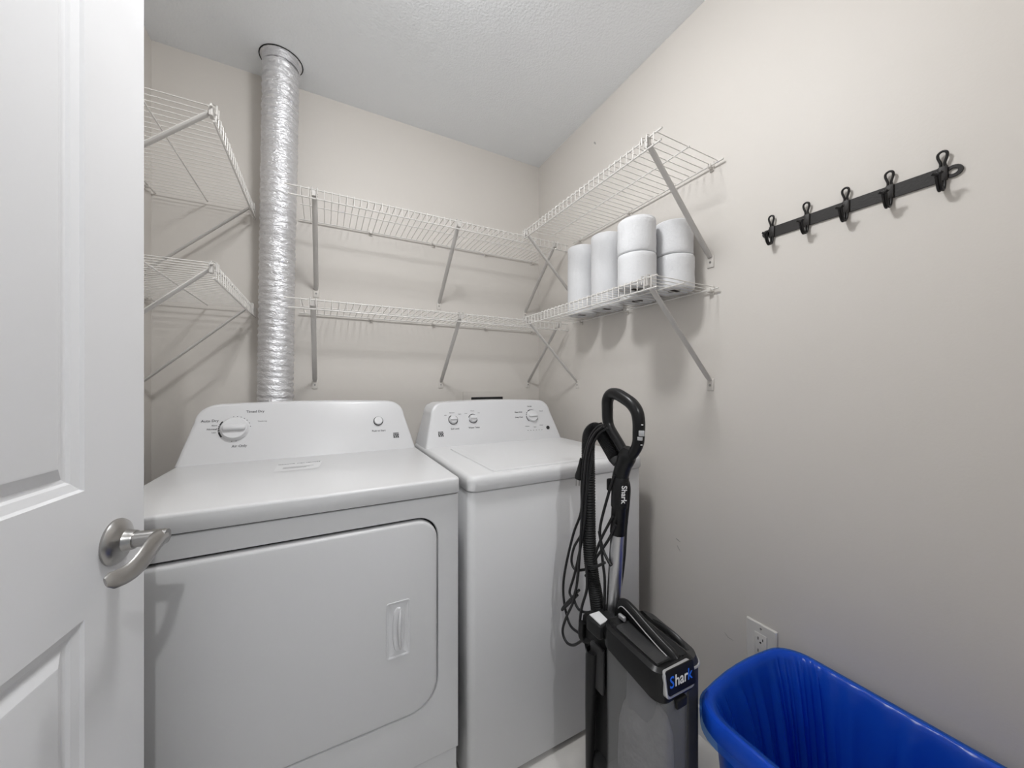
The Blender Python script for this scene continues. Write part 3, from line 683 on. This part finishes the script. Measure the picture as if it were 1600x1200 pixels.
# ------------------------------------------------------------------ blue bin with a bag liner
def bin_():
    cx, cy, H = 0.905, 0.300, 0.485; hx, hy = 0.178, 0.195
    e = empty('recycling_bin', (cx, cy, 0)); tag(e, 'blue plastic recycling bin with a rolled rim under the wall socket', 'bin')
    def ring(kx, ky, z, r, bow=0.0, seg=8):
        pts = rrect(cx - kx, cx + kx, cy - ky, cy + ky, r, seg); out = []
        # subdivide the straight runs so the short ends can bow
        N = len(pts)
        for i in range(N):
            a, b = pts[i], pts[(i + 1) % N]; n = 6 if math.dist(a, b) > 0.05 else 1
            for k in range(n):
                x, y = a[0] + (b[0] - a[0]) * k / n, a[1] + (b[1] - a[1]) * k / n
                s = max(0, 1 - ((x - cx) / kx) ** 2); y2 = y + (bow * s if y > cy else -bow * s); out.append((x, y2, z))
        return out
    B = 0.022
    prof = [(-0.035, -0.035, 0.0, 0.0), (-0.033, -0.033, 0.006, 0.1), (-0.004, -0.004, H - 0.05, 0.8), (-0.002, -0.002, H - 0.045, 0.8), (0.010, 0.010, H - 0.045, 1), (0.014, 0.014, H - 0.038, 1), (0.014, 0.014, H - 0.010, 1), (0.010, 0.010, H - 0.002, 1), (0.004, 0.004, H, 1), (-0.001, -0.001, H - 0.004, 1), (-0.004, -0.004, H - 0.014, 1), (-0.036, -0.036, 0.012, 0.1)]
    bm = bmesh.new(); loft(bm, [ring(hx + a, hy + b, z, 0.055, B * k) for a, b, z, k in prof], True, True)
    put(finish('tub', bm, M['bluebin'], smooth=40), e)
    # liner: over the rim and down inside, pleated
    bag = empty('bin_liner', (cx, cy, 0.05)); tag(bag, 'translucent blue bag lining the recycling bin, folded over its rim', 'bag')
    base = ring(hx, hy, 0, 0.055, B); N = len(base); rng = random.Random(11)
    cols = []
    def pl(i, f): return math.sin(i * 0.9 + 1.3 * math.sin(i * 0.37)) * f + math.sin(i * 2.3 + 0.5) * f * 0.5
    sub = 4
    rings = []
    prof = [(0.0155, H - 0.055, 0.0012, 1), (0.0165, H - 0.030, 0.0012, 1), (0.0165, H - 0.008, 0.0008, 1), (0.0115, H + 0.001, 0.0004, 1), (0.004, H + 0.003, 0.0003, 1), (-0.004, H + 0.0005, 0.0006, 1), (-0.010, H - 0.015, 0.0035, 1), (-0.016, H - 0.05, 0.010, .9), (-0.024, H - 0.12, 0.018, .75), (-0.036, H - 0.24, 0.022, .5), (-0.050, 0.10, 0.018, .3), (-0.075, 0.035, 0.006, .1)]
    for d, z, f, k in prof:
        r0 = ring(hx + d, hy + d, z, 0.055, B * k); out = []
        for i in range(N):
            a, b = Vector(r0[i]), Vector(r0[(i + 1) % N])
            for q in range(sub):
                p = a.lerp(b, q / sub); j = i * sub + q; n = Vector((p.x - cx, p.y - cy, 0)).normalized()
                out.append(p - n * (abs(pl(j * 0.55, f)) * (1 if d < 0.01 else -0.5)) + Vector((0, 0, pl(j * 0.2, f * 0.25))))
        rings.append(out)
    bm = bmesh.new(); loft(bm, rings, False, True)
    put(finish('bag', bm, M['liner'], smooth=70), bag)
bin_()

# ------------------------------------------------------------------ upright vacuum cleaner
def vacuum():
    XS = 0.660                                 # sagittal plane
    e = empty('upright_vacuum', (0.645, 0.62, 0)); tag(e, 'black upright vacuum cleaner with loop handle standing before the washer', 'vacuum cleaner')
    P = lambda u, v, x=XS: onX(u, v, x)
    def add(name, bm, m, smooth=45, parent=None):
        o = finish(name, bm, m, smooth=smooth)
        if parent is None: return put(o, e)
        o.parent = parent; o.matrix_parent_inverse = Matrix.Identity(4); return o
    # loop handle
    bm = bmesh.new()
    lp = catmull([P(979, 713), P(966, 691), P(953, 669), P(949.5, 656), P(949, 640), P(949.5, 625), P(955, 616), P(964, 616), P(975, 622), P(987, 631), P(995, 643), P(998, 658), P(998, 676), P(997, 692), P(991, 706), P(979, 721)], 6)
    nl = len(lp); tube(bm, lp, [0.0125 + 0.0035 * math.sin(math.pi * i / (nl - 1)) for i in range(nl)], 14, scale2=0.95)
    hd = add('loop_handle', bm, M['black'])
    bm = bmesh.new(); tube(bm, catmull([P(983, 700), P(979, 716), P(974, 728), P(970, 742), P(968.5, 752)], 5), [0.013, 0.0145, 0.018, 0.021, 0.022, 0.022, 0.0215, 0.021, 0.0205, 0.020, 0.020, 0.020, 0.020, 0.020, 0.020, 0.020, 0.020, 0.020, 0.020, 0.020, 0.020], 16)
    add('handle_neck', bm, M['black'])
    # power switch on the front arm, facing the camera
    side = (CAM - P(1003, 678)); side.z = 0; side.normalize()
    rt = Vector((0, 0, 1)).cross(side).normalized()
    def pad(u, v, w_, h_, m, name, t=0.004):
        c = onX(u, v, XS); c = c + side * 0.0145
        bm = bmesh.new(); box(bm, (-w_, -h_, -0.004), (w_, h_, t), 0.0015, 2); bm.transform(frame_mat(c, rt, (0, 0, 1))); return add(name, bm, m, parent=hd)
    pad(1002.5, 676, 0.0065, 0.0065, M['silver'], 'power_switch'); pad(1000, 684, 0.006, 0.0042, M['silver'], 'power_switch')
    pad(1003.5, 663, 0.0025, 0.0010, M['white'], 'switch_mark', 0.0012); pad(1002.5, 694, 0.0025, 0.0010, M['white'], 'switch_mark', 0.0012)
    # collar with lettering
    bm = bmesh.new(); a, b, c3 = P(969.5, 744), P(968, 792), P(965, 834)
    tube(bm, [a, a.lerp(b, 0.03), a.lerp(b, 0.97), b, b.lerp(c3, 0.02), b.lerp(c3, 0.97), c3], [0.019, 0.021, 0.0215, 0.0205, 0.0195, 0.0195, 0.018], 24, upv=(1, 0, 0))
    col = add('wand_collar', bm, M['black'], 40)
    cdir = (b - a).normalized(); cc = P(972.5, 771); tocam = (CAM - cc); tocam.z = 0; tocam.normalize(); tocam = (tocam + Vector((0.885, -0.465, 0)) * 0.42).normalized(); tocam = (tocam - cdir * tocam.dot(cdir)).normalized()
    axis = a + cdir * (cc - a).dot(cdir)
    up = tocam.cross(cdir)
    bm = bmesh.new(); box(bm, (-0.030, -0.0095, -0.004), (0.030, 0.0095, 0.0013), 0.0012, 2); bm.transform(frame_mat(axis + tocam * 0.0206 - cdir * 0.002, cdir, up)); add('name_plate', bm, M['black'], parent=col)
    t = text_mesh('lettering', 'Shark', 0.0195, frame_mat(axis + tocam * 0.0224 - cdir * 0.002, cdir, up), M['white'], col, bold=0.0004)
    t.matrix_parent_inverse = Matrix.Identity(4)
    bm = bmesh.new(); q = P(953, 757); box(bm, (q.x - 0.008, q.y - 0.006, q.z - 0.016), (q.x + 0.008, q.y + 0.006, q.z + 0.016), 0.004, 2); add('release_button', bm, M['blackm'], parent=col)
    # metal wand
    bm = bmesh.new(); tube(bm, [P(965.5, 828), P(956, 985)], 0.0178, 28, upv=(1, 0, 0)); add('wand', bm, M['chrome'])
    # hose cuff and hose
    bm = bmesh.new(); tube(bm, [P(942, 683), P(946, 690), P(962, 717), P(966, 724)], [0.014, 0.017, 0.017, 0.014], 16); add('hose_cuff', bm, M['grey'])
    XH = 0.640
    path = catmull([P(962, 716), P(948, 692), P(938, 675), P(929, 670, 0.65), P(921, 679, XH), P(919, 705, XH), P(919.5, 745, XH), P(920, 800, XH), P(921, 850, XH), P(925, 895, XH), P(931, 930, XH), P(936, 970, 0.65)], 26)
    bm = bmesh.new(); tube(bm, path, [0.0170 + (0.0016 if i % 2 else -0.0006) for i in range(len(path))], 14); add('hose', bm, M['blackm'], 30)
    bm = bmesh.new(); tube(bm, [P(935, 950, 0.65), P(938, 980, 0.655)], [0.0185, 0.021], 18); add('hose_end', bm, M['black'])
    # cord loops hung on the hook
    XC = 0.622; r = 0.0036
    cords = [[(945, 664), (934, 667), (922, 684), (913, 715), (909, 757), (908, 799), (896, 834), (884, 885), (880, 919), (883, 950), (891, 977), (906, 990)],
             [(949, 669), (936, 678), (924, 700), (918, 731), (916, 777), (912, 825), (904, 870), (897, 900), (890, 925), (896, 934), (902, 930), (886, 946), (878, 953), (884, 944), (905, 922)],
             [(943, 666), (929, 678), (918, 705), (912, 760), (907, 844), (903, 900), (896, 939), (885, 964), (879, 986), (885, 1003), (896, 1008), (909, 1001)],
             [(926, 705), (912, 800), (909, 832), (897, 855), (893, 877), (899, 890), (913, 890), (932, 885), (945, 879)],
             [(914, 790), (908, 844), (904, 881), (901, 915), (897, 934), (902, 949), (911, 956), (926, 957)],
             [(916, 880), (917, 919), (909, 949), (906, 975), (908, 995)]]
    bm = bmesh.new()
    for k, cpts in enumerate(cords): tube(bm, catmull([P(u, v, XC - 0.0045 * (k % 3)) for u, v in cpts], 6), r, 8)
    for k, cpts in enumerate([[(960, 742), (951, 771), (938, 822), (939, 850), (942, 880), (945, 909), (944, 958)], [(958, 806), (951, 819), (938, 845), (928, 872)], [(962, 820), (951, 843), (930, 874), (915, 900)], [(936, 830), (942, 858), (950, 876), (955, 884)]]): tube(bm, catmull([P(u, v, XS - 0.022) for u, v in cpts], 6), r, 8)
    for cpts in [[(978, 744), (983, 760), (982, 785), (978, 824), (976, 862), (972, 900), (966, 935), (960, 960)], [(973, 785), (977, 800), (979, 815), (975, 836), (970, 856)]]: tube(bm, catmull([P(u, v, XS + 0.012) for u, v in cpts], 6), r, 8)
    add('power_cord', bm, M['rubber'], 60)
    # plug
    q0, q1 = P(908, 716, XC), P(903.5, 748, XC)
    bm = bmesh.new(); tube(bm, [q0, q0.lerp(q1, 0.3), q0.lerp(q1, 0.62), q0.lerp(q1, 0.9), q1], [0.004, 0.006, 0.009, 0.0125, 0.0115], 12, scale2=0.75); pg = add('plug', bm, M['blackm'])
    for du in (-2.2, 2.2):
        bm = bmesh.new(); tube(bm, [P(903 + du, 747, XC), P(902.5 + du, 759, XC)], 0.0016, 6); add('prong', bm, M['nickel'], parent=pg)
    # cord hooks
    bm = bmesh.new(); tube(bm, catmull([P(955, 678), P(947, 668), P(941, 668), P(938, 661)], 4), 0.005, 10); add('cord_hook', bm, M['black'], parent=hd)
    bm = bmesh.new(); tube(bm, catmull([P(925, 1000, 0.625), P(914, 1000, 0.618), P(909, 992, 0.612), P(910, 972, 0.612)], 5), 0.0075, 10, scale2=1.3); add('cord_hook', bm, M['black'])
    # spine of the body, a solid block behind the dust cup
    bm = bmesh.new()
    def yz(pts, xa, xb, bm, bev=0.006):
        loft(bm, [[(xa + bev, y, z) for y, z in shrink(pts, bev)], [(xa, y, z) for y, z in pts], [(xb, y, z) for y, z in pts], [(xb - bev, y, z) for y, z in shrink(pts, bev)]])
    def shrink(pts, d):
        cy = sum(p[0] for p in pts) / len(pts); cz = sum(p[1] for p in pts) / len(pts)
        return [(cy + (y - cy) * (1 - d / 0.06), cz + (z - cz) * (1 - d / 0.15)) for y, z in pts]
    yz([(0.668, 0.10), (0.668, 0.575), (0.676, 0.595), (0.700, 0.600), (0.735, 0.588), (0.758, 0.565), (0.765, 0.520), (0.748, 0.480), (0.735, 0.440), (0.730, 0.10)], 0.612, 0.705, bm)
    sp = add('body_spine', bm, M['blackm'], 30)
    bm = bmesh.new(); tube(bm, [P(956, 962), P(955, 1005)], [0.0235, 0.026], 24, upv=(1, 0, 0)); add('wand_socket', bm, M['black'])
    pts = [onZ(u, v, 0.604) for u, v in ((921, 961), (936, 956), (950, 970), (938, 977))]
    bm = bmesh.new(); loft(bm, [pts, [p + Vector((0, 0, 0.002)) for p in pts]]); add('sticker', bm, M['labelw'], 0, parent=sp)
    bm = bmesh.new(); ctr = sum(pts, Vector()) / 4; box(bm, (ctr.x - 0.022, ctr.y - 0.026, 0.570), (ctr.x + 0.024, ctr.y + 0.024, 0.604), 0.005, 2); add('shoulder', bm, M['blackm'], parent=sp)
    # crevice tool clipped to the left of the spine
    XT = 0.600
    bm = bmesh.new(); tube(bm, [P(926, 1016, XT), P(925, 1024, XT), P(923, 1100, XT), P(921, 1200, XT)], [0.015, 0.0165, 0.014, 0.010], 18, caps=False, upv=(1, 0, 0)); tube(bm, [P(925, 1020, XT), P(921, 1200, XT)], 0.009, 12, upv=(1, 0, 0)); add('crevice_tool', bm, M['black'])
    bm = bmesh.new(); q = P(934, 1030, 0.606); box(bm, (q.x - 0.006, q.y - 0.024, q.z - 0.075), (q.x + 0.006, q.y + 0.024, q.z + 0.035), 0.005, 2); add('tool_bracket', bm, M['grey'], parent=sp)
    # dust cup, lid, carry handle, badge
    def ringxy(x0, x1, y0, y1, z, r, dz=0.0):
        return [(x, y, z + dz * (y - y0) / (y1 - y0)) for x, y in rrect(x0, x1, y0, y1, r, 6)]
    x0, x1, y0, y1 = 0.590, 0.694, 0.494, 0.662
    RC = [0.03, 0.03, 0.030, 0.030]
    bm = bmesh.new()
    loft(bm, [ringxy(x0 + 0.004, x1 - 0.004, y0 + 0.004, y1, 0.245, RC), ringxy(x0, x1, y0, y1, 0.260, RC), ringxy(x0, x1, y0, y1, 0.545, RC, 0.03), ringxy(x0 + 0.003, x1 - 0.003, y0 + 0.003, y1 - 0.003, 0.545, RC, 0.03), ringxy(x0 + 0.003, x1 - 0.003, y0 + 0.003, y1 - 0.003, 0.262, RC)], True, True)
    add('dust_cup', bm, M['cup'], 40)
    bm = bmesh.new(); lathe(bm, [(0.0, 0.52), (0.034, 0.52), (0.034, 0.43), (0.026, 0.40), (0.022, 0.34), (0.030, 0.335), (0.0, 0.325)], Matrix.Translation((0.642, 0.585, 0.02)), 28); add('cyclone_filter', bm, M['cyclone'])
    bm = bmesh.new(); rng = random.Random(5); n = 28; rings = []
    for i, (k, z) in enumerate(((0.90, 0.264), (0.93, 0.30), (0.90, 0.40), (0.75, 0.44), (0.4, 0.455))):
        rings.append([(0.642 + 0.047 * k * math.cos(2 * math.pi * q / n) * rng.uniform(.93, 1), 0.578 + 0.078 * k * math.sin(2 * math.pi * q / n) * rng.uniform(.93, 1), z + rng.uniform(-.006, .006) + 0.02 * math.sin(q * 0.6) * (i > 1)) for q in range(n)])
    loft(bm, rings); add('dust', bm, M['dust'], 60)
    bm = bmesh.new()
    lid = lambda g, z, dz: ringxy(x0 - g, x1 + g, y0 - g, y1 + g, z, [0.03 + g, 0.03 + g, 0.022 + g, 0.016 + g], dz)
    loft(bm, [lid(0.001, 0.538, 0.026), lid(0.005, 0.542, 0.026), lid(0.006, 0.585, 0.012), lid(0.003, 0.600, 0.008), lid(-0.006, 0.606, 0.006), lid(-0.014, 0.600, 0.006), lid(-0.024, 0.596, 0.006)])
    ld = add('cup_lid', bm, M['black'], 35)
    bm = bmesh.new(); loft(bm, [lid(-0.022, 0.5955, 0.006), lid(-0.022, 0.5985, 0.006), lid(-0.025, 0.5990, 0.006)]); add('lid_panel', bm, M['grey'], 35, parent=ld)
    # carry handle: arched bar along the lid
    bm = bmesh.new()
    hp = catmull([P(966, 985, 0.662), P(968, 960, 0.662), P(975, 948, 0.662), P(986, 956, 0.662), P(1010, 984, 0.662), P(1034, 1011, 0.662), P(1050, 1028, 0.662), P(1056, 1040, 0.662)], 5)
    tube(bm, hp, [0.0195] * len(hp), 14, scale2=0.60, upv=(1, 0, 0)); ch = add('carry_handle', bm, M['black'], parent=ld)
    bm = bmesh.new(); tube(bm, [p + Vector((-0.0150, -0.003, 0.0065)) for p in hp[8:-6]], 0.0013, 6); add('handle_trim', bm, M['silver'], parent=ld)
    bm = bmesh.new(); q = P(972, 965, 0.640); box(bm, (q.x - 0.004, q.y - 0.010, q.z - 0.005), (q.x + 0.004, q.y + 0.010, q.z + 0.006), 0.002, 2); add('latch_button', bm, M['silver'], parent=ld)
    # badge on the front of the lid
    by = y0 - 0.0075
    Mb = frame_mat((0.6400, by, 0.580), (1, -0.03, 0.0), (0, 0.16, 1))
    bm = bmesh.new(); rr = lambda i, z, w_=0.042, h_=0.0255: [Mb @ Vector((x, y, z)) for x, y in rrect(-w_ + i, w_ - i, -h_ + i, h_ - i, 0.010, 5)]
    loft(bm, [rr(0, -0.012), rr(0, 0.0), rr(0.002, 0.002), rr(0.004, 0.002), rr(0.0045, 0.0008)]); bd = add('badge', bm, M['silver'], 30, parent=ld)
    bm = bmesh.new(); rr2 = lambda i, z: [Mb @ Vector((x, y, z)) for x, y in rrect(-0.0380 + i, 0.0425 - i, -0.0190 + i, 0.0265 - i, 0.006, 5)]
    loft(bm, [rr2(0, 0.0005), rr2(0, 0.0026), rr2(0.001, 0.003)]); add('badge_face', bm, M['black'], 30, parent=ld)
    for s, x, m in (('S', -0.0265, 'blueprint'), ('har', 0.0005, 'white'), ('k', 0.0255, 'blueprint')):
        t = text_mesh('lettering', s, 0.0285, Mb @ Matrix.Translation((x, 0.003, 0.0033)), M[m], ld, shear=0.2, bold=0.0003); t.matrix_parent_inverse = Matrix.Identity(4)
    bm = bmesh.new(); box(bm, (0.630, y0 - 0.011, 0.522), (0.660, y0 - 0.002, 0.542), 0.003, 2); add('cup_latch', bm, M['blackm'])
    # motor housing to the right of the cup
    bm = bmesh.new(); hx0, hx1, hy0, hy1 = 0.700, 0.752, 0.512, 0.672
    hr = lambda g, z, dz=0.0: ringxy(hx0 + g, hx1 - g, hy0 + g, hy1 - g, z, [0.03, 0.008, 0.008, 0.024], dz)
    loft(bm, [hr(0.004, 0.12), hr(0.0, 0.13), hr(0.0, 0.560, 0.02), hr(0.004, 0.573, 0.02), hr(0.014, 0.578, 0.022)]); mh = add('motor_housing', bm, M['grey'], 35)
    bm = bmesh.new(); ring = hr(-0.0008, 0.556, 0.02); tube(bm, [Vector(p) for p in ring], 0.0028, 6, closed=True); add('housing_trim', bm, M['silver'], parent=mh)
    bm = bmesh.new(); tube(bm, catmull([(0.729, 0.540, 0.568), (0.730, 0.560, 0.579), (0.728, 0.60, 0.584), (0.724, 0.640, 0.578)], 5), 0.015, 12, scale2=0.6, upv=(1, 0, 0)); add('housing_grip', bm, M['black'], parent=mh)
    # floor head and wheels
    bm = bmesh.new(); hd_ = lambda g, z: ringxy(0.500 + g, 0.690, 0.40 + g, 0.665, z, [0.03, 0.03, 0.02, 0.02])
    loft(bm, [hd_(0.004, 0.004), hd_(0.0, 0.012), hd_(0.0, 0.045), hd_(0.02, 0.075), hd_(0.05, 0.09)]); add('floor_head', bm, M['black'], 35)
    for wx in (0.585, 0.735):
        bm = bmesh.new(); lathe(bm, [(0, -0.012), (0.05, -0.012), (0.055, -0.008), (0.055, 0.008), (0.05, 0.012), (0, 0.012)], frame_mat((wx, 0.715, 0.055), (0, 1, 0), (0, 0, 1)), 28); add('wheel', bm, M['blackm'], 35)
    bm = bmesh.new(); box(bm, (0.60, 0.53, 0.05), (0.72, 0.72, 0.25), 0.02, 3); add('neck_joint', bm, M['blackm'])
vacuum()

# ------------------------------------------------------------------ small scuffs on the right wall
M['scuff'] = mat('grey_scuff', (0.40, 0.385, 0.36), 0.7, var=0.1, vscale=80)
wall_r = bpy.data.objects['wall_right']
for (u0, v0), (u1, v1), wd in (((1056, 841), (1063, 847), 0.0022), ((1058, 852), (1061, 859), 0.0016), ((1060, 856), (1063, 862), 0.0014), ((928, 222), (931, 225), 0.0045), ((1136, 995), (1146, 1001), 0.0010), ((1132, 988), (1138, 996), 0.0010)):
    a, b = onX(u0, v0, XR - 0.0003), onX(u1, v1, XR - 0.0003); d = (b - a).normalized(); n = Vector((1, 0, 0)).cross(d) * wd
    bm = bmesh.new(); loft(bm, [[p + Vector((o_, 0, 0)) for p in (a - n * 0.4, a.lerp(b, 0.5) - n, b - n * 0.3, b + n * 0.5, a.lerp(b, 0.4) + n, a + n * 0.3)] for o_ in (0, 0.0003)])
    finish('scuff_mark', bm, M['scuff'], wall_r, smooth=0)
